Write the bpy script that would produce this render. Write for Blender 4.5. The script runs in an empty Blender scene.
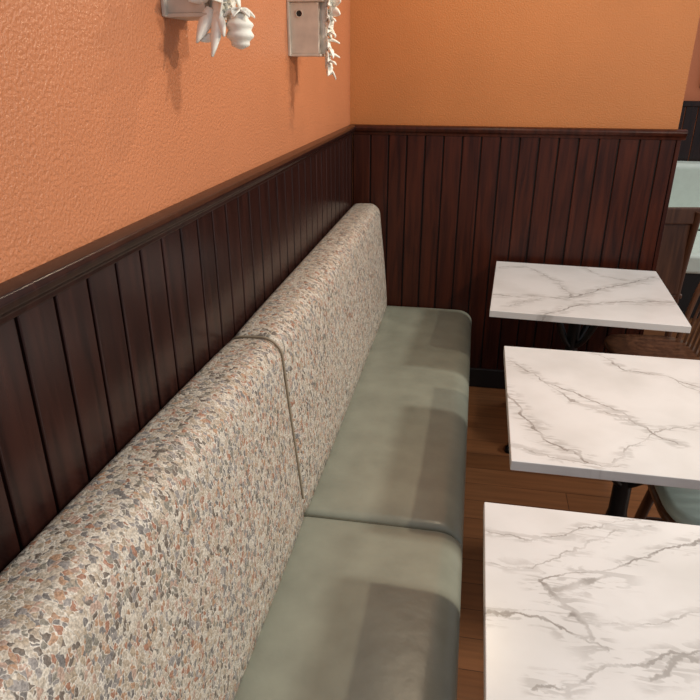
import bpy, bmesh, math, random
from mathutils import Matrix, Vector
random.seed(4)
sc=bpy.context.scene
try: sc.view_settings.view_transform='Standard'
except Exception: pass

# ---------------------------------------------------------------- materials
def newmat(name):
    m=bpy.data.materials.new(name); m.use_nodes=True
    nt=m.node_tree; b=nt.nodes['Principled BSDF']
    return m,nt,b
def simple(name,col,rough=.5,metal=0,spec=.5,noise=0,nscale=20,bump=0,bscale=80,coat=0,bdist=.004):
    m,nt,b=newmat(name)
    b.inputs['Base Color'].default_value=(*col,1); b.inputs['Roughness'].default_value=rough
    b.inputs['Metallic'].default_value=metal; b.inputs['Specular IOR Level'].default_value=spec
    b.inputs['Coat Weight'].default_value=coat
    tc=nt.nodes.new('ShaderNodeTexCoord')
    if noise:
        n=nt.nodes.new('ShaderNodeTexNoise'); n.inputs['Scale'].default_value=nscale; n.inputs['Detail'].default_value=5
        nt.links.new(tc.outputs['Object'],n.inputs['Vector'])
        r=nt.nodes.new('ShaderNodeValToRGB')
        r.color_ramp.elements[0].position=.3; r.color_ramp.elements[1].position=.7
        r.color_ramp.elements[0].color=(*[c*(1-noise) for c in col],1)
        r.color_ramp.elements[1].color=(*[min(1,c*(1+noise)) for c in col],1)
        nt.links.new(n.outputs['Fac'],r.inputs['Fac']); nt.links.new(r.outputs['Color'],b.inputs['Base Color'])
    if bump:
        n=nt.nodes.new('ShaderNodeTexNoise'); n.inputs['Scale'].default_value=bscale; n.inputs['Detail'].default_value=3
        nt.links.new(tc.outputs['Object'],n.inputs['Vector'])
        bp=nt.nodes.new('ShaderNodeBump'); bp.inputs['Strength'].default_value=bump; bp.inputs['Distance'].default_value=bdist
        nt.links.new(n.outputs['Fac'],bp.inputs['Height']); nt.links.new(bp.outputs['Normal'],b.inputs['Normal'])
    return m

M_wall=simple('terracotta_stucco',(.55,.21,.098),.34,spec=.5,noise=.05,nscale=3,bump=.9,bscale=150)
M_wallb=simple('terracotta_stucco_back',(.54,.212,.068),.48,spec=.4,noise=.05,nscale=3,bump=.6,bscale=150)
M_wallr=simple('red_orange_paint',(.78,.24,.10),.5,bump=.3,bscale=95)
M_vinyl=simple('sage_vinyl',(.262,.275,.220),.32,spec=.6,noise=.12,nscale=9,bump=.35,bscale=14,bdist=.006)
M_teal=simple('pale_teal_vinyl',(.50,.62,.58),.35,noise=.05)
M_mint=simple('pale_mint_vinyl',(.72,.80,.72),.4,noise=.04)
M_green=simple('green_vinyl',(.22,.34,.26),.4)
M_black=simple('black_cast_iron',(.012,.012,.013),.4,metal=.3,bump=.1)
M_plinth=simple('black_kickboard',(.010,.008,.008),.55)
M_white=simple('white_plaster',(.86,.84,.76),.6,bump=.15,bscale=60)
M_house=simple('beige_painted_wood',(.62,.54,.45),.6,noise=.1,nscale=30)
M_hole=simple('dark_interior',(.02,.015,.012),.8)
M_plastic=simple('white_plastic',(.75,.73,.68),.4)
M_pipe=simple('welt_piping',(.27,.215,.15),.55)
M_gap=simple('seam_piping',(.10,.10,.07),.5)
M_frame=simple('orange_brown_frame_wood',(.22,.075,.03),.4)
M_art=simple('pink_art_print',(.70,.30,.20),.5,noise=.2,nscale=4)

def wood(name,c1,c2,axis,rough=.35,scale=1.0,coat=0,spec=.5):
    m,nt,b=newmat(name); b.inputs['Roughness'].default_value=rough; b.inputs['Coat Weight'].default_value=coat
    b.inputs['Specular IOR Level'].default_value=spec
    tc=nt.nodes.new('ShaderNodeTexCoord'); mp=nt.nodes.new('ShaderNodeMapping')
    s=[40*scale]*3; s[axis]=3*scale; mp.inputs['Scale'].default_value=s
    nt.links.new(tc.outputs['Object'],mp.inputs['Vector'])
    n=nt.nodes.new('ShaderNodeTexNoise'); n.inputs['Scale'].default_value=1; n.inputs['Detail'].default_value=6; n.inputs['Distortion'].default_value=.6
    nt.links.new(mp.outputs['Vector'],n.inputs['Vector'])
    r=nt.nodes.new('ShaderNodeValToRGB'); r.color_ramp.elements[0].position=.32; r.color_ramp.elements[1].position=.68
    r.color_ramp.elements[0].color=(*c1,1); r.color_ramp.elements[1].color=(*c2,1)
    nt.links.new(n.outputs['Fac'],r.inputs['Fac']); nt.links.new(r.outputs['Color'],b.inputs['Base Color'])
    bp=nt.nodes.new('ShaderNodeBump'); bp.inputs['Strength'].default_value=.12; bp.inputs['Distance'].default_value=.002
    nt.links.new(n.outputs['Fac'],bp.inputs['Height']); nt.links.new(bp.outputs['Normal'],b.inputs['Normal'])
    return m
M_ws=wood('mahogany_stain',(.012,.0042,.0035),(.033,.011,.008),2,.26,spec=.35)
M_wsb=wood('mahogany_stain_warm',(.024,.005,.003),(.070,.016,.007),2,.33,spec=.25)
M_groove=simple('groove_shadow_stain',(.004,.002,.002),.7)
M_chair=wood('walnut_chair',(.07,.028,.014),(.17,.075,.038),2,.3)
M_chaird=wood('dark_chair_wood',(.05,.019,.010),(.11,.045,.022),2,.35)

def floor_mat():
    m,nt,b=newmat('laminate_planks'); b.inputs['Roughness'].default_value=.28
    tc=nt.nodes.new('ShaderNodeTexCoord')
    br=nt.nodes.new('ShaderNodeTexBrick'); br.inputs['Scale'].default_value=1
    br.inputs['Brick Width'].default_value=1.1; br.inputs['Row Height'].default_value=.12; br.inputs['Mortar Size'].default_value=.0015
    br.inputs['Color1'].default_value=(.17,.068,.027,1); br.inputs['Color2'].default_value=(.23,.098,.042,1); br.inputs['Mortar'].default_value=(.05,.02,.01,1)
    nt.links.new(tc.outputs['Object'],br.inputs['Vector'])
    mp=nt.nodes.new('ShaderNodeMapping'); mp.inputs['Scale'].default_value=(3,50,1); nt.links.new(tc.outputs['Object'],mp.inputs['Vector'])
    n=nt.nodes.new('ShaderNodeTexNoise'); n.inputs['Scale'].default_value=1; n.inputs['Detail'].default_value=5; nt.links.new(mp.outputs['Vector'],n.inputs['Vector'])
    mx=nt.nodes.new('ShaderNodeMix'); mx.data_type='RGBA'; mx.blend_type='MULTIPLY'; mx.inputs['Factor'].default_value=.6
    nt.links.new(br.outputs['Color'],mx.inputs['A']); 
    r=nt.nodes.new('ShaderNodeValToRGB'); r.color_ramp.elements[0].color=(.5,.5,.5,1); r.color_ramp.elements[0].position=.3; r.color_ramp.elements[1].position=.65
    nt.links.new(n.outputs['Fac'],r.inputs['Fac']); nt.links.new(r.outputs['Color'],mx.inputs['B'])
    nt.links.new(mx.outputs['Result'],b.inputs['Base Color'])
    return m
M_floor=floor_mat()

def fabric_mat():
    m,nt,b=newmat('pebble_weave_fabric'); b.inputs['Roughness'].default_value=.45; b.inputs['Specular IOR Level'].default_value=.45
    N=nt.nodes.new; L=nt.links.new
    tc=N('ShaderNodeTexCoord'); mp=N('ShaderNodeMapping'); mp.inputs['Scale'].default_value=(94,114,80)
    nz=N('ShaderNodeTexNoise'); nz.inputs['Scale'].default_value=70; nz.inputs['Detail'].default_value=2; L(tc.outputs['Object'],nz.inputs['Vector'])
    va=N('ShaderNodeVectorMath'); va.operation='MULTIPLY_ADD'; va.inputs[1].default_value=(.018,.018,.018)
    L(nz.outputs['Color'],va.inputs[0]); L(tc.outputs['Object'],va.inputs[2]); L(va.outputs[0],mp.inputs['Vector'])
    v=N('ShaderNodeTexVoronoi'); v.inputs['Scale'].default_value=1; v.inputs['Randomness'].default_value=.85
    e=N('ShaderNodeTexVoronoi'); e.feature='DISTANCE_TO_EDGE'; e.inputs['Scale'].default_value=1; e.inputs['Randomness'].default_value=.85
    L(mp.outputs['Vector'],v.inputs['Vector']); L(mp.outputs['Vector'],e.inputs['Vector'])
    sp=N('ShaderNodeSeparateColor'); L(v.outputs['Color'],sp.inputs['Color'])
    n2=N('ShaderNodeTexNoise'); n2.inputs['Scale'].default_value=7; L(tc.outputs['Object'],n2.inputs['Vector'])
    ad=N('ShaderNodeMath'); ad.operation='MULTIPLY_ADD'; ad.inputs[1].default_value=.7
    L(n2.outputs['Fac'],ad.inputs[0]); L(sp.outputs['Red'],ad.inputs[2])
    sb=N('ShaderNodeMath'); sb.operation='SUBTRACT'; sb.inputs[1].default_value=.35; L(ad.outputs[0],sb.inputs[0])
    r=N('ShaderNodeValToRGB'); cr=r.color_ramp; cr.interpolation='CONSTANT'
    cols=[(0,(.18,.15,.125)),(.08,(.44,.36,.27)),(.18,(.26,.24,.20)),(.26,(.55,.48,.39)),(.38,(.38,.20,.135)),(.45,(.48,.40,.31)),(.56,(.48,.34,.27)),(.66,(.31,.285,.27)),(.75,(.62,.56,.47)),(.88,(.46,.29,.19)),(.94,(.21,.195,.185))]
    cr.elements[0].position=0; cr.elements[0].color=(*cols[0][1],1); cr.elements[1].position=cols[1][0]; cr.elements[1].color=(*cols[1][1],1)
    for p,c in cols[2:]:
        el=cr.elements.new(p); el.color=(*c,1)
    L(sb.outputs[0],r.inputs['Fac'])
    n3=N('ShaderNodeTexNoise'); n3.inputs['Scale'].default_value=300; n3.inputs['Detail'].default_value=2; L(tc.outputs['Object'],n3.inputs['Vector'])
    m3=N('ShaderNodeMapRange'); m3.inputs['From Min'].default_value=.35; m3.inputs['From Max'].default_value=.65; m3.inputs['To Min'].default_value=.65; m3.inputs['To Max'].default_value=1.15; L(n3.outputs['Fac'],m3.inputs['Value'])
    er=N('ShaderNodeValToRGB'); er.color_ramp.elements[0].position=.03; er.color_ramp.elements[0].color=(1,1,1,1); er.color_ramp.elements[1].position=.11; er.color_ramp.elements[1].color=(0,0,0,1)
    L(e.outputs['Distance'],er.inputs['Fac'])
    gt=N('ShaderNodeMath'); gt.operation='MULTIPLY'; L(er.outputs['Color'],gt.inputs[0])
    m4=N('ShaderNodeMapRange'); m4.inputs['From Min'].default_value=.3; m4.inputs['From Max'].default_value=.6; m4.inputs['To Min'].default_value=.1; m4.inputs['To Max'].default_value=1; L(sp.outputs['Green'],m4.inputs['Value']); L(m4.outputs[0],gt.inputs[1])
    mx=N('ShaderNodeMix'); mx.data_type='RGBA'
    L(gt.outputs[0],mx.inputs['Factor']); L(r.outputs['Color'],mx.inputs['A']); mx.inputs['B'].default_value=(.70,.65,.57,1)
    ml=N('ShaderNodeVectorMath'); ml.operation='SCALE'; L(mx.outputs['Result'],ml.inputs[0]); L(m3.outputs[0],ml.inputs['Scale'])
    L(ml.outputs[0],b.inputs['Base Color'])
    bp=N('ShaderNodeBump'); bp.inputs['Strength'].default_value=.6; bp.inputs['Distance'].default_value=.003
    L(e.outputs['Distance'],bp.inputs['Height']); L(bp.outputs['Normal'],b.inputs['Normal'])
    return m
M_fab=fabric_mat()

def marble_mat(name,veins,seed):
    m,nt,b=newmat(name); b.inputs['Roughness'].default_value=.25; b.inputs['Specular IOR Level'].default_value=.4
    N=nt.nodes.new; L=nt.links.new
    tc=N('ShaderNodeTexCoord')
    off=N('ShaderNodeVectorMath'); off.operation='ADD'; off.inputs[1].default_value=(seed,seed*1.7,0); L(tc.outputs['Object'],off.inputs[0])
    nz=N('ShaderNodeTexNoise'); nz.inputs['Scale'].default_value=9; nz.inputs['Detail'].default_value=8; nz.inputs['Roughness'].default_value=.58; L(off.outputs[0],nz.inputs['Vector'])
    sub=N('ShaderNodeVectorMath'); sub.operation='SUBTRACT'; sub.inputs[1].default_value=(.5,.5,.5); L(nz.outputs['Color'],sub.inputs[0])
    va=N('ShaderNodeVectorMath'); va.operation='MULTIPLY_ADD'; va.inputs[1].default_value=(.10,.10,0); L(sub.outputs[0],va.inputs[0]); L(tc.outputs['Object'],va.inputs[2])
    fl=N('ShaderNodeVectorMath'); fl.operation='MULTIPLY'; fl.inputs[1].default_value=(1,1,0); L(va.outputs[0],fl.inputs[0])
    P=fl.outputs[0]
    def mr(val,a,b_,c,d,sm=True):
        q=N('ShaderNodeMapRange'); q.inputs['From Min'].default_value=a; q.inputs['From Max'].default_value=b_; q.inputs['To Min'].default_value=c; q.inputs['To Max'].default_value=d
        if sm: q.interpolation_type='SMOOTHSTEP'
        L(val,q.inputs['Value']); return q.outputs[0]
    def mth(op,a,b_=None,v=None):
        q=N('ShaderNodeMath'); q.operation=op; L(a,q.inputs[0])
        if b_ is not None: L(b_,q.inputs[1])
        if v is not None: q.inputs[1].default_value=v
        return q.outputs[0]
    core=halo=None
    for pts,w,st in veins:
        for i in range(len(pts)-1):
            a=Vector((*pts[i],0)); c=Vector((*pts[i+1],0)); d=c-a; l2=max(d.length_squared,1e-6)
            s=N('ShaderNodeVectorMath'); s.operation='SUBTRACT'; s.inputs[1].default_value=a; L(P,s.inputs[0])
            dt=N('ShaderNodeVectorMath'); dt.operation='DOT_PRODUCT'; dt.inputs[1].default_value=d/l2; L(s.outputs[0],dt.inputs[0])
            cl=N('ShaderNodeClamp'); L(dt.outputs['Value'],cl.inputs['Value'])
            sc_=N('ShaderNodeVectorMath'); sc_.operation='SCALE'; sc_.inputs[0].default_value=d; L(cl.outputs[0],sc_.inputs['Scale'])
            s2=N('ShaderNodeVectorMath'); s2.operation='DISTANCE'; L(s.outputs[0],s2.inputs[0]); L(sc_.outputs[0],s2.inputs[1])
            c1=mr(s2.outputs['Value'],w*.06,w*.26,st,0); h1=mr(s2.outputs['Value'],w*.5,w*1.8,st*.95,0)
            core=c1 if core is None else mth('MAXIMUM',core,c1)
            halo=h1 if halo is None else mth('MAXIMUM',halo,h1)
    brk=N('ShaderNodeTexNoise'); brk.inputs['Scale'].default_value=18; brk.inputs['Detail'].default_value=4; L(off.outputs[0],brk.inputs['Vector'])
    core=mth('MULTIPLY',core,mr(brk.outputs['Fac'],.36,.60,.40,1.0))
    mp=N('ShaderNodeMapping'); mp.inputs['Rotation'].default_value=(0,0,math.radians(-28)); mp.inputs['Scale'].default_value=(12,50,1); L(off.outputs[0],mp.inputs['Vector'])
    st_=N('ShaderNodeTexNoise'); st_.inputs['Scale'].default_value=1; st_.inputs['Detail'].default_value=6; st_.inputs['Distortion'].default_value=1.2; L(mp.outputs[0],st_.inputs['Vector'])
    halo=mth('MULTIPLY',halo,mr(st_.outputs['Fac'],.47,.56,0.12,1.0))
    halo=mth('MULTIPLY',halo,v=.48)
    acc=mth('MAXIMUM',core,halo)
    cl2=N('ShaderNodeTexNoise'); cl2.inputs['Scale'].default_value=5; cl2.inputs['Detail'].default_value=5; L(off.outputs[0],cl2.inputs['Vector'])
    cr=N('ShaderNodeValToRGB'); cr.color_ramp.elements[0].position=.3; cr.color_ramp.elements[0].color=(.66,.67,.67,1); cr.color_ramp.elements[1].position=.6; cr.color_ramp.elements[1].color=(.76,.775,.785,1); L(cl2.outputs['Fac'],cr.inputs['Fac'])
    mx=N('ShaderNodeMix'); mx.data_type='RGBA'; L(acc,mx.inputs['Factor']); L(cr.outputs['Color'],mx.inputs['A']); mx.inputs['B'].default_value=(.26,.245,.23,1)
    L(mx.outputs['Result'],b.inputs['Base Color'])
    return m

# ---------------------------------------------------------------- mesh helpers
COL=sc.collection
def obj_from_bm(name,bm,mat,parent=None,smooth=False,bevel=0,seg=3):
    bmesh.ops.recalc_face_normals(bm,faces=bm.faces)
    me=bpy.data.meshes.new(name); bm.to_mesh(me); bm.free()
    if smooth or bevel:
        for p in me.polygons: p.use_smooth=True
    o=bpy.data.objects.new(name,me); COL.objects.link(o)
    for mm in (mat if isinstance(mat,list) else [mat]): me.materials.append(mm)
    if bevel:
        md=o.modifiers.new('bevel','BEVEL'); md.width=bevel; md.segments=seg; md.limit_method='ANGLE'; md.angle_limit=math.radians(25); md.harden_normals=True
    if parent: o.parent=parent
    return o
def bx(bm,x0,x1,y0,y1,z0,z1,mi=0):
    vs=[bm.verts.new(p) for p in [(x0,y0,z0),(x1,y0,z0),(x1,y1,z0),(x0,y1,z0),(x0,y0,z1),(x1,y0,z1),(x1,y1,z1),(x0,y1,z1)]]
    for f in [(0,3,2,1),(4,5,6,7),(0,1,5,4),(1,2,6,5),(2,3,7,6),(3,0,4,7)]:
        bm.faces.new([vs[i] for i in f]).material_index=mi
def box(name,x0,x1,y0,y1,z0,z1,mat,parent=None,bevel=0,seg=2):
    bm=bmesh.new(); bx(bm,x0,x1,y0,y1,z0,z1); return obj_from_bm(name,bm,mat,parent,bevel=bevel,seg=seg)
def prism_y(name,prof,y0,y1,mat,parent=None,bevel=0,seg=3):
    bm=bmesh.new(); n=len(prof)
    a=[bm.verts.new((x,y0,z)) for x,z in prof]; b=[bm.verts.new((x,y1,z)) for x,z in prof]
    bm.faces.new(a); bm.faces.new(b[::-1])
    for i in range(n): bm.faces.new([a[i],b[i],b[(i+1)%n],a[(i+1)%n]])
    return obj_from_bm(name,bm,mat,parent,bevel=bevel,seg=seg)
def empty(name,loc=(0,0,0),rz=0):
    o=bpy.data.objects.new(name,None); COL.objects.link(o); o.location=loc; o.rotation_euler=(0,0,rz); o.empty_display_size=.1; return o
def tube(name,pts,r,mat,parent=None,cyclic=False,res=4,smooth=True,radii=None):
    cu=bpy.data.curves.new(name,'CURVE'); cu.dimensions='3D'; cu.bevel_depth=r; cu.bevel_resolution=res; cu.use_fill_caps=True
    s=cu.splines.new('NURBS' if smooth else 'POLY'); s.points.add(len(pts)-1)
    for i,p in enumerate(pts):
        s.points[i].co=(*p,1)
        if radii: s.points[i].radius=radii[i]
    if smooth: s.use_endpoint_u=True; s.order_u=4 if len(pts)>3 else 3
    s.use_cyclic_u=cyclic; s.resolution_u=8
    cu.materials.append(mat); o=bpy.data.objects.new(name,cu); COL.objects.link(o)
    if parent: o.parent=parent
    return o
def lathe(name,prof,mat,parent=None,loc=(0,0,0),n=28):
    bm=bmesh.new(); rings=[]
    for r,z in prof:
        rings.append([bm.verts.new((max(r,.0005)*math.cos(2*math.pi*i/n)+loc[0],max(r,.0005)*math.sin(2*math.pi*i/n)+loc[1],z+loc[2])) for i in range(n)])
    for a,b in zip(rings,rings[1:]):
        for i in range(n): bm.faces.new([a[i],a[(i+1)%n],b[(i+1)%n],b[i]])
    bm.faces.new(rings[0][::-1]); bm.faces.new(rings[-1])
    return obj_from_bm(name,bm,mat,parent,smooth=True)

# ---------------------------------------------------------------- room shell
box('floor',-.12,4.6,-5.2,2.5,-.06,0,M_floor)
box('wall_left',-.12,0,-5.2,.12,0,2.9,M_wall)
box('wall_back',0,1.525,0,.12,0,2.9,M_wallb)
box('wall_far',-.12,4.6,2.3,2.42,0,2.9,M_wallr)
WZ=1.355
def boards(name,along,start,end,mat):
    bm=bmesh.new(); w=.09; p=start
    while p<end-.002:
        q=min(p+w,end); g=.0032
        if along=='y': bx(bm,.003,.016,p+g,q-g,.10,WZ)
        else: bx(bm,p+g,q-g,-.016,-.003,.10,WZ)
        p=q
    o=obj_from_bm(name,bm,mat,None,bevel=.0035,seg=2)
    b2=bmesh.new()
    if along=='y': bx(b2,.0,.006,start,end,.0,WZ)
    else: bx(b2,start,end,-.006,.0,.0,WZ)
    obj_from_bm('board_backing',b2,M_groove,o)
    return o
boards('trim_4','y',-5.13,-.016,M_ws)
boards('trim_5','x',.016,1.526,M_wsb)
box('trim_6',1.526,1.545,-.016,.12,0,WZ,M_wsb,bevel=.003)
def caprail(name,pts_fn,a,b,mat):
    prof=[(0,WZ-.022),(.020,WZ-.022),(.022,WZ-.010),(.032,WZ-.002),(.036,WZ+.010),(.032,WZ+.020),(.020,WZ+.024),(0,WZ+.025)]
    bm=bmesh.new()
    A=[bm.verts.new(pts_fn(p,z,a)) for p,z in prof]; B=[bm.verts.new(pts_fn(p,z,b)) for p,z in prof]
    bm.faces.new(A); bm.faces.new(B[::-1]); n=len(prof)
    for i in range(n): bm.faces.new([A[i],B[i],B[(i+1)%n],A[(i+1)%n]])
    return obj_from_bm(name,bm,mat,bevel=.003,seg=2)
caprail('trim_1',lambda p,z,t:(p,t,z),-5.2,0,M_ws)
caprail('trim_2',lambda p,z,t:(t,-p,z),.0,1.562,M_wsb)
box('baseboard_back',.66,1.545,-.03,-.0,0,.11,M_plinth,bevel=.004)
bm=bmesh.new(); p=1.0
while p<4.5:
    bx(bm,p+.003,p+.087,2.284,2.30,0,1.36); p+=.09
obj_from_bm('trim_7',bm,M_ws,bevel=.003)
box('trim_3',1.0,4.55,2.262,2.30,1.36,1.40,M_ws,bevel=.006)

# ---------------------------------------------------------------- banquette
ban=empty('banquette_bench',(0,0,0))
SX0,SX1,SZ=.19,.668,.452
def seat(name,y0,y1):
    bm=bmesh.new(); zb=.30; rf=.075; re=.024
    W=SX1-SX0; Ly=y1-y0
    us=[0,.02,.06,.16,.3,.45,.6,.72,.80,.845,.88,.91,.935,.955,.972,.985,.995,1]
    vs=[0,.002,.005,.009,.016,.03,.06,.15,.3,.5,.7,.85,.94,.97,.984,.991,.995,.998,1]
    def drop(d,r): return 0 if d>=r else r-math.sqrt(max(0,r*r-(r-d)**2))
    G=[]
    for v in vs:
        row=[]
        for u in us:
            dy=min(v,1-v)*Ly
            df=drop((1-u)*W,rf)*.85; db=drop(u*W,.02); de=drop(dy,re)
            z=SZ-max(df,db)-de*(1-.3*u)+.012*math.sin(math.pi*u)*min(1,dy/.15)
            row.append(bm.verts.new((SX0+u*W,y0+v*Ly,z)))
        G.append(row)
    for j in range(len(vs)-1):
        for i in range(len(us)-1): bm.faces.new([G[j][i],G[j][i+1],G[j+1][i+1],G[j+1][i]])
    border=[G[0][i] for i in range(len(us))]+[G[j][-1] for j in range(1,len(vs))]+[G[-1][i] for i in range(len(us)-2,-1,-1)]+[G[j][0] for j in range(len(vs)-2,0,-1)]
    n=len(border); prev=border
    for z,ins in ((.34,0),(.315,.004),(.30,.02)):
        cur=[]
        for v in border:
            x=v.co.x-(ins if abs(v.co.x-SX1)<1e-5 else 0)
            cur.append(bm.verts.new((x,v.co.y,z)))
        for i in range(n): bm.faces.new([prev[i],cur[i],cur[(i+1)%n],prev[(i+1)%n]])
        prev=cur
    bm.faces.new(prev)
    return obj_from_bm(name,bm,M_vinyl,ban,smooth=True)
seat('seat_cushion_far',-1.847,-.02)
seat('seat_cushion_near',-3.70,-1.853)
def arc(cx,cz,r,a0,a1,n): return [(cx+r*math.cos(math.radians(a0+(a1-a0)*i/n)),cz+r*math.sin(math.radians(a0+(a1-a0)*i/n))) for i in range(n+1)]
PB=[(.02,.40),(.02,.6),(.02,.8)]+arc(.050,.968,.030,180,98,5)+[(.07,1.000)]+arc(.108,.944,.057,88,8,9)+[(.169,.89),(.177,.80),(.187,.70),(.197,.60),(.207,.50),(.213,.40)]
def back(name,y0,y1,rise=0,fwd=0):
    n=len(PB); nor=[]
    for i in range(n):
        a=Vector(PB[i-1]); c=Vector(PB[(i+1)%n]); t=(c-a).normalized(); nor.append(Vector((-t.y,t.x)))
    L=y1-y0; r=.034
    ds=[0,.0015,.004,.008,.013,.020,.027,.034,.06,.14,.3,.6]
    ys=[y0+d for d in ds]+[(y0+y1)/2]+[y1-d for d in ds[::-1]]
    bm=bmesh.new(); R_=[]
    for y in ys:
        d=min(y-y0,y1-y); ins=0 if d>=r else (r-math.sqrt(max(0,r*r-(r-d)**2)))*.6
        v=(y1-y)/L; ring=[]
        bul=.018*(1-math.exp(-d/.08))
        for i,(x,z) in enumerate(PB):
            front=(x>.1)
            k=-ins+ (fwd+bul*math.sin(math.pi*min(1,max(0,(z-.40)/.60))) if front else 0)
            px=max(.02,x+nor[i].x*k); pz=z+nor[i].y*k
            if z<.45: pz=max(pz,.40)
            if z>.9: pz+=bul*.35*(z-.9)/.1
            if z>.55: pz+=rise*v*(z-.55)/.45
            ring.append(bm.verts.new((px,y,pz)))
        R_.append(ring)
    for a,b in zip(R_,R_[1:]):
        for i in range(n): bm.faces.new([a[i],b[i],b[(i+1)%n],a[(i+1)%n]])
    bm.faces.new(R_[0]); bm.faces.new(R_[-1][::-1])
    return obj_from_bm(name,bm,M_fab,ban,smooth=True)
back('back_cushion_far',-1.847,-.022)
back('back_cushion_near',-3.70,-1.853,.05)
pp=[(x-.003 if x>.1 else x,z-(.003 if z>.93 else 0)) for x,z in PB[2:-1]]
tube('back_welt',[(x,-1.85,z) for x,z in pp],.0036,M_pipe,ban)
tube('seat_gap_welt',[(.2,-1.85,.440),(.4,-1.85,.441),(.60,-1.85,.437),(.648,-1.85,.410),(.662,-1.85,.33)],.004,M_gap,ban)
box('bench_base',.03,.60,-3.70,-.02,0,.30,M_plinth,ban,bevel=.004)

# ---------------------------------------------------------------- tables
TW,TD,TZ=.755,.745,.738
V3=[([(0,.86),(.1,.84),(.26,.9),(.37,.97),(.55,1.03)],.014,.7),([(0,.73),(.13,.74),(.22,.81),(.34,.92),(.48,.97)],.014,.6),
([(0,.55),(.12,.56),(.19,.52),(.22,.49),(.26,.47)],.020,.9),([(.15,.68),(.21,.72),(.31,.77),(.46,.85),(.6,.92),(.9,1)],.018,.85),
([(.15,.68),(.17,.61),(.21,.56),(.23,.5)],.034,.9),([(.17,.65),(.28,.71),(.33,.75)],.04,.75),
([(.1,.36),(.27,.44),(.45,.5),(.6,.6),(.9,.7)],.018,.75),([(.34,.43),(.46,.5),(.6,.54)],.026,.7),([(.0,.2),(.4,.1),(1,.4)],.02,.6),([(.21,.56),(.4,.6),(.6,.72)],.011,.5)]
V2=[([(0,.55),(.04,.36),(.13,.17),(.27,.04)],.026,.9),([(0,.13),(.13,.05),(.35,.03)],.014,.7),
([(.03,.85),(.15,.65),(.33,.5),(.48,.33),(.57,.22)],.020,.85),([(.15,.65),(.28,.45),(.45,.35)],.016,.75),
([(.38,1),(.52,.84),(.7,.75),(.8,.7),(1,.68)],.018,.8),([(.33,.05),(.5,.27),(.78,.45),(1,.5)],.015,.65),([(.7,.75),(.85,.55),(1,.5)],.013,.6)]
V1=[([(0,.25),(.2,.3),(.42,.3),(.65,.55),(.97,.85)],.026,.85),([(.02,.85),(.2,.9),(.38,.65),(.45,.35)],.018,.7),
([(.27,.0),(.52,.25),(.85,.35),(1,.35)],.030,.85),([(.55,.98),(.65,.8),(.9,.7)],.016,.6),([(.1,.1),(.3,.3),(.5,.35)],.02,.7)]
def table(cx,cy,rz,veins,seed):
    e=empty('marble_dining_table',(cx,cy,0),rz)
    vv=[([((u-.5)*TW,(v-.5)*TD) for u,v in p],w,s) for p,w,s in veins]
    box('tabletop',-TW/2,TW/2,-TD/2,TD/2,TZ-.029,TZ,marble_mat('marble_laminate_%d'%seed,vv,seed),e,bevel=.0025,seg=2)
    box('top_mount_plate',-.17,.17,-.17,.17,TZ-.037,TZ-.029,M_black,e,bevel=.003)
    lathe('column',[(.045,.09),(.05,.11),(.04,.14),(.03,.17),(.028,.3),(.034,.33),(.028,.36),(.026,.6),(.034,.63),(.038,.65),(.055,.695),(.055,.703)],M_black,e)
    lathe('base_hub',[(.05,.03),(.075,.05),(.075,.08),(.055,.105),(.045,.12)],M_black,e)
    for k in range(4):
        a=math.pi/4+k*math.pi/2; c,s=math.cos(a),math.sin(a)
        tube('foot_%d'%(k+1),[(c*r,s*r,z) for r,z in [(.03,.16),(.10,.13),(.17,.06),(.25,.05),(.31,.035),(.33,.02)]],.019,M_black,e,radii=[1.2,1.2,1.05,.95,.85,.9])
        tube('bracket_%d'%(k+1),[(c*r,s*r,z) for r,z in [(.02,.47),(.07,.51),(.10,.60),(.15,.67),(.21,.692)]],.013,M_black,e)
        lathe('foot_pad_%d'%(k+1),[(.022,0),(.024,.004),(.022,.02)],M_black,e,loc=(c*.325,s*.325,0),n=16)
    return e
table(.62+.078+.378,-3.35+1.254-.3725,0,V3,3)
table(.62+.148+.378,-3.35+1.806,math.radians(-0.4),V2,7)
table(.62+.138+.365,-3.35+2.892,math.radians(-3.2),V1,11)

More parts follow.
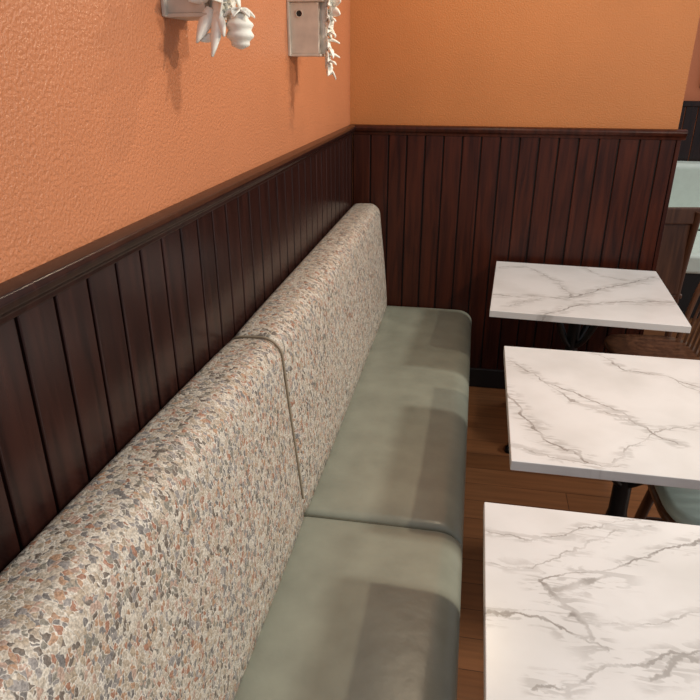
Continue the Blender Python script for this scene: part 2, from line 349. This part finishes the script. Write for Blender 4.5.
# ---------------------------------------------------------------- chairs
def chair(cx,cy,rz,wood_m,pad=None):
    e=empty('wooden_dining_chair',(cx,cy,0),rz)
    n=40
    def se(t,s=1.0):
        c,si=math.cos(t),math.sin(t); k=.55
        return (.205*s*math.copysign(abs(c)**k,c),.205*s*math.copysign(abs(si)**k,si)*(1-.06*c))
    def loft(nm,lv,mt):
        bm=bmesh.new()
        rings=[[bm.verts.new((*se(2*math.pi*i/n,s),z)) for i in range(n)] for s,z in lv]
        for a,b in zip(rings,rings[1:]):
            for i in range(n): bm.faces.new([a[i],a[(i+1)%n],b[(i+1)%n],b[i]])
        bm.faces.new(rings[0][::-1]); bm.faces.new(rings[-1])
        obj_from_bm(nm,bm,mt,e,smooth=True)
    loft('seat',[(.90,.415),(1,.425),(1,.440),(.975,.450),(.8,.447),(.4,.441),(.02,.440)],wood_m)
    if pad: loft('seat_pad',[(.93,.446),(.97,.456),(.95,.474),(.86,.484),(.5,.489),(.02,.490)],pad)
    i=0
    for sx in(-1,1):
        for sy in(-1,1):
            i+=1
            tube('leg_%d'%i,[(sx*.14,sy*.14,.43),(sx*.16,sy*.16,.3),(sx*.185,sy*.18,.12),(sx*.2,sy*.195,.0)],.017,wood_m,e,radii=[.9,1.2,1,.75])
    for sy in(-1,1): tube('stretcher_%d'%(sy+2),[(-.17,sy*.168,.22),(0,sy*.168,.22),(.17,sy*.168,.22)],.010,wood_m,e,radii=[.8,1.3,.8])
    tube('cross_stretcher',[(0,-.168,.22),(0,0,.22),(0,.168,.22)],.010,wood_m,e)
    bow=[(.165,-.18,.43),(.20,-.20,.6),(.235,-.195,.78),(.26,-.12,.885),(.265,0,.905),(.26,.12,.885),(.235,.195,.78),(.20,.20,.6),(.165,.18,.43)]
    tube('back_bow',bow,.013,wood_m,e)
    for k in range(7):
        y=-.135+.045*k; zt=.868-3.2*abs(y)**2
        tube('spindle_%d'%(k+1),[(.168,y*.9,.43),(.205,y*.95,.62),(.25,y,zt)],.0065,wood_m,e)
    return e
def panel_chair(cx,cy,rz):
    e=empty('wooden_dining_chair',(cx,cy,0),rz)
    box('seat',-.21,.21,-.21,.21,.42,.455,M_chaird,e,bevel=.012,seg=3)
    for i,(x,y) in enumerate([(-.18,-.18),(-.18,.18)]): box('front_leg_%d'%(i+1),x-.018,x+.018,y-.018,y+.018,0,.42,M_chaird,e,bevel=.004)
    for i,y in enumerate((-.18,.18)):
        tube('back_post_%d'%(i+1),[(.21,y,0),(.19,y,.3),(.19,y,.5),(.22,y,.75),(.25,y,.93)],.019,M_chaird,e)
    box('top_rail',.215,.245,-.20,.20,.86,.95,M_chaird,e,bevel=.008)
    box('back_panel',.203,.222,-.17,.17,.455,.87,M_chaird,e,bevel=.004)
    box('apron_1',-.18,.18,-.19,-.17,.36,.42,M_chaird,e); box('apron_2',-.18,.18,.17,.19,.36,.42,M_chaird,e)
    box('apron_3',-.19,-.17,-.18,.18,.36,.42,M_chaird,e)
    return e
chair(.62+.88,-3.35+2.93,math.radians(6),M_chair)
chair(.62+.82,-3.35+1.80,0,M_chair,pad=M_teal)
panel_chair(1.60,.62,math.radians(-80))

bo=empty('upholstered_booth',(0,0,0))
box('booth_base',1.75,3.4,1.35,2.25,0,.33,M_plinth,bo)
box('booth_seat',1.73,3.42,1.30,2.08,.33,.47,M_mint,bo,bevel=.03,seg=4)
prism_y('booth_back',[(1.73,.47),(1.73,.97),(3.42,.97),(3.42,.47)],2.05,2.25,M_mint,bo,bevel=.04,seg=5)
box('booth_side',1.60,1.73,1.25,2.25,.0,.86,M_green,bo,bevel=.05,seg=5)

fa=empty('framed_picture',(2.56,2.28,1.85))
box('print',-.28,.28,0,.02,-.32,.32,M_art,fa)
for nm,a in {'frame_bottom':(-.32,.32,-.36,-.32),'frame_top':(-.32,.32,.32,.36),'frame_left':(-.32,-.28,-.36,.36),'frame_right':(.28,.32,-.36,.36)}.items():
    box(nm,a[0],a[1],-.015,.02,a[2],a[3],M_frame,fa,bevel=.004)

ou=empty('wall_outlet',(1.09,-.018,.49))
box('plate',-.035,.035,-.006,0,-.057,.057,M_plastic,ou,bevel=.002)
for k,z in enumerate((-.022,.022)):
    box('socket_%d'%k,-.016,.016,-.009,-.006,z-.014,z+.014,M_plastic,ou,bevel=.002)
    box('slot_a%d'%k,-.008,-.005,-.0095,-.009,z-.006,z+.006,M_hole,ou); box('slot_b%d'%k,.005,.008,-.0095,-.009,z-.006,z+.006,M_hole,ou)

# ---------------------------------------------------------------- birdhouses
def leaf(bm,o,d,up,L,W,curl=.3,th=.004):
    d=Vector(d).normalized(); up=Vector(up).normalized(); s=d.cross(up).normalized(); up=s.cross(d).normalized()
    rows=[];n=7
    for i in range(n):
        t=i/(n-1); w=W*max(.12,math.sin(math.pi*(.10+.86*t)**.8))
        c=Vector(o)+d*(L*t)+up*(-curl*L*t*t)
        rows.append([c+s*(w*q*.5)+up*(.25*w*(q*q)) for q in (-1,-.5,0,.5,1)])
    T=[[bm.verts.new(p+up*th/2) for p in r] for r in rows]; Bt=[[bm.verts.new(p-up*th/2) for p in r] for r in rows]
    for i in range(n-1):
        for k in range(4):
            bm.faces.new([T[i][k],T[i][k+1],T[i+1][k+1],T[i+1][k]]); bm.faces.new([Bt[i][k],Bt[i+1][k],Bt[i+1][k+1],Bt[i][k+1]])
        for k in (0,4): bm.faces.new([T[i][k],T[i+1][k],Bt[i+1][k],Bt[i][k]])
    for i in(0,n-1):
        for k in range(4): bm.faces.new([T[i][k],T[i][k+1],Bt[i][k+1],Bt[i][k]])
def blob(bm,c,rx,ry,rz,ribs=0):
    n,m=16,24; R_=[]
    for j in range(m+1):
        ph=math.pi*j/m; rr=max(.02,math.sin(ph)); zz=math.cos(ph)
        k=1+(.13*math.cos(ribs*ph*2) if ribs else 0)
        R_.append([bm.verts.new((c[0]+rx*rr*k*math.cos(2*math.pi*i/n),c[1]+ry*rr*k*math.sin(2*math.pi*i/n),c[2]+rz*zz)) for i in range(n)])
    for a,b in zip(R_,R_[1:]):
        for i in range(n): bm.faces.new([a[i],a[(i+1)%n],b[(i+1)%n],b[i]])
    bm.faces.new(R_[0]); bm.faces.new(R_[-1][::-1])
def birdhouse(y,zb,depth,H,W,style):
    e=empty('decorative_birdhouse',(0,y,zb))
    box('house_body',.004,depth,0,W,0,H,M_house,e,bevel=.002)
    box('backplate',0,.008,-.012,W+.012,-.006,H+.03,M_house,e,bevel=.002)
    box('roof',.001,depth+.018,-.014,W+.014,H,H+.012,M_house,e,bevel=.002)
    box('floor_board',.002,depth+.006,-.005,W+.005,-.007,.0,M_house,e,bevel=.0015)
    bm=bmesh.new(); n=24; r=.009; cx,cz=depth*.38,H*.78
    bm.faces.new([bm.verts.new((cx+r*math.cos(2*math.pi*i/n),-.001,cz+r*math.sin(2*math.pi*i/n))) for i in range(n)]); obj_from_bm('entrance_hole',bm,M_hole,e)
    tube('hole_ring',[(cx+(r+.002)*math.cos(2*math.pi*i/12),-.002,cz+(r+.002)*math.sin(2*math.pi*i/12)) for i in range(12)],.0018,M_house,e,cyclic=True)
    bm=bmesh.new(); X=depth+.010; wy=W*.3
    if style==1:
        zf=.045
        for k in range(8):
            a=2*math.pi*k/8+.3
            leaf(bm,(X+.012,wy,zf),(.40,math.cos(a),math.sin(a)),(1,0,0),.070,.042,.35)
        for k in range(5):
            a=2*math.pi*k/5
            leaf(bm,(X+.028,wy,zf),(.8,math.cos(a),math.sin(a)),(1,0,0),.040,.028,.2)
        blob(bm,(X+.034,wy,zf),.013,.013,.013)
        blob(bm,(X+.052,wy-.012,-.030),.026,.026,.034,5)
        for k in range(6):
            a=2*math.pi*k/6+.5
            leaf(bm,(X+.052,wy-.012,.004),(math.cos(a),math.sin(a),-.05),(0,0,1),.032,.022,.3)
        leaf(bm,(X+.008,wy-.02,.025),(.05,-.3,-1),(.3,1,.2),.110,.030,.1)
        leaf(bm,(X+.010,wy-.03,.00),(.55,-.3,-1),(.2,1,.2),.050,.022,.1)
        leaf(bm,(X+.0,wy-.03,.01),(-.4,-.2,-1),(0,1,.2),.070,.026,.1)
        leaf(bm,(X+.0,wy-.03,.03),(-.8,-.2,-.2),(0,1,.2),.04,.024,.1)
        leaf(bm,(X+.004,wy-.03,-.04),(-.8,-.2,-.3),(0,1,.2),.028,.016,.1)
        leaf(bm,(X+.03,wy-.01,.03),(1,-.2,.5),(0,1,.3),.060,.034,.2)
        leaf(bm,(X+.02,wy-.01,.06),(1,-.4,.9),(0,1,0),.065,.034,.2)
        leaf(bm,(X+.02,wy-.02,.05),(.1,-.4,1),(0,1,0),.065,.034,.2)
        bx(bm,depth-.002,X+.014,wy-.006,wy+.006,-.02,H*.7)
        bx(bm,X+.01,X+.052,wy-.014,wy-.006,.000,.008)
    else:
        for k in range(10):
            zz=H*1.0-k*.021
            leaf(bm,(X+.006,wy,zz),(.7,-.8 if k%2 else .8,-.5),(1,0,.3),.042,.024,.35)
            leaf(bm,(X+.012,wy,zz-.006),(1,.3 if k%2 else -.6,.1 if k%3 else -.7),(.5,0,1),.040,.022,.3)
        for zc,sz in ((H+.012,.050),(H*.62,.036)):
            for k in range(7):
                a=2*math.pi*k/7
                leaf(bm,(X+.016,wy,zc),(.5,math.cos(a),math.sin(a)),(1,0,0),sz,sz*.7,.3)
            blob(bm,(X+.026,wy,zc),.009,.009,.009)
        for q in (.02,0,-.02):
            leaf(bm,(X+.02,wy-.01,H+q),(1,-.4,q*20),(0,1,0),.052,.028,.2)
        blob(bm,(X+.018,wy,-.048),.012,.012,.016,3)
        leaf(bm,(X+.012,wy,-.03),(.4,-.2,-1),(1,0,.2),.030,.016,.1)
        bx(bm,depth-.002,X+.012,wy-.006,wy+.006,-.0,H)
        bx(bm,X+.004,X+.012,wy-.004,wy+.004,-.045,H+.03)
    obj_from_bm('floral_carving',bm,M_white,e,smooth=True)
    return e
birdhouse(-2.007,1.742,.085,.15,.10,1)
birdhouse(-1.096,1.682,.10,.15,.10,2)

# ---------------------------------------------------------------- lights
w=bpy.data.worlds.new('world'); sc.world=w; w.use_nodes=True
bg=w.node_tree.nodes['Background']; bg.inputs[0].default_value=(.86,.92,1,1); bg.inputs[1].default_value=.48
def sun(d,e,ang,col):
    l=bpy.data.lights.new('window_daylight','SUN'); l.energy=e; l.angle=math.radians(ang); l.color=col
    o=bpy.data.objects.new('window_daylight',l); COL.objects.link(o); o.rotation_euler=Vector(d).to_track_quat('-Z','Y').to_euler(); return o
sun((-1,.0,-.78),1.35,5,(1,.96,.88))
def point(name,loc,e,col,r=.03):
    l=bpy.data.lights.new(name,'POINT'); l.energy=e; l.color=col; l.shadow_soft_size=r
    o=bpy.data.objects.new(name,l); COL.objects.link(o); o.location=loc
point('unseen_lamp_light',(.80,-.95,2.45),20,(1,.78,.52),.03)  # pendant lamp hanging out of view, only its light is modelled
point('unseen_lamp_light',(2.0,-2.05,2.12),62,(1,.84,.66),.03)  # added key light for the nearer birdhouse's wall shadow, not a hanging lamp

# ---------------------------------------------------------------- camera
Xc=Vector((.983,.1835,-.0006)); F=Vector((-.1676,.9038,-.411)).normalized()
Xc=(Xc-F*Xc.dot(F)).normalized(); U=Xc.cross(F).normalized()
a=math.atan(4.5/650)
F2=(F*math.cos(a)+U*math.sin(a)).normalized(); U=Xc.cross(F2).normalized(); F=F2
cam=bpy.data.objects.new('camera',bpy.data.cameras.new('camera')); COL.objects.link(cam)
cam.matrix_world=Matrix(((Xc.x,U.x,-F.x,.62),(Xc.y,U.y,-F.y,-3.35),(Xc.z,U.z,-F.z,1.65),(0,0,0,1)))
cam.data.sensor_width=36; cam.data.lens=650/700*36; cam.data.clip_start=.02
sc.camera=cam
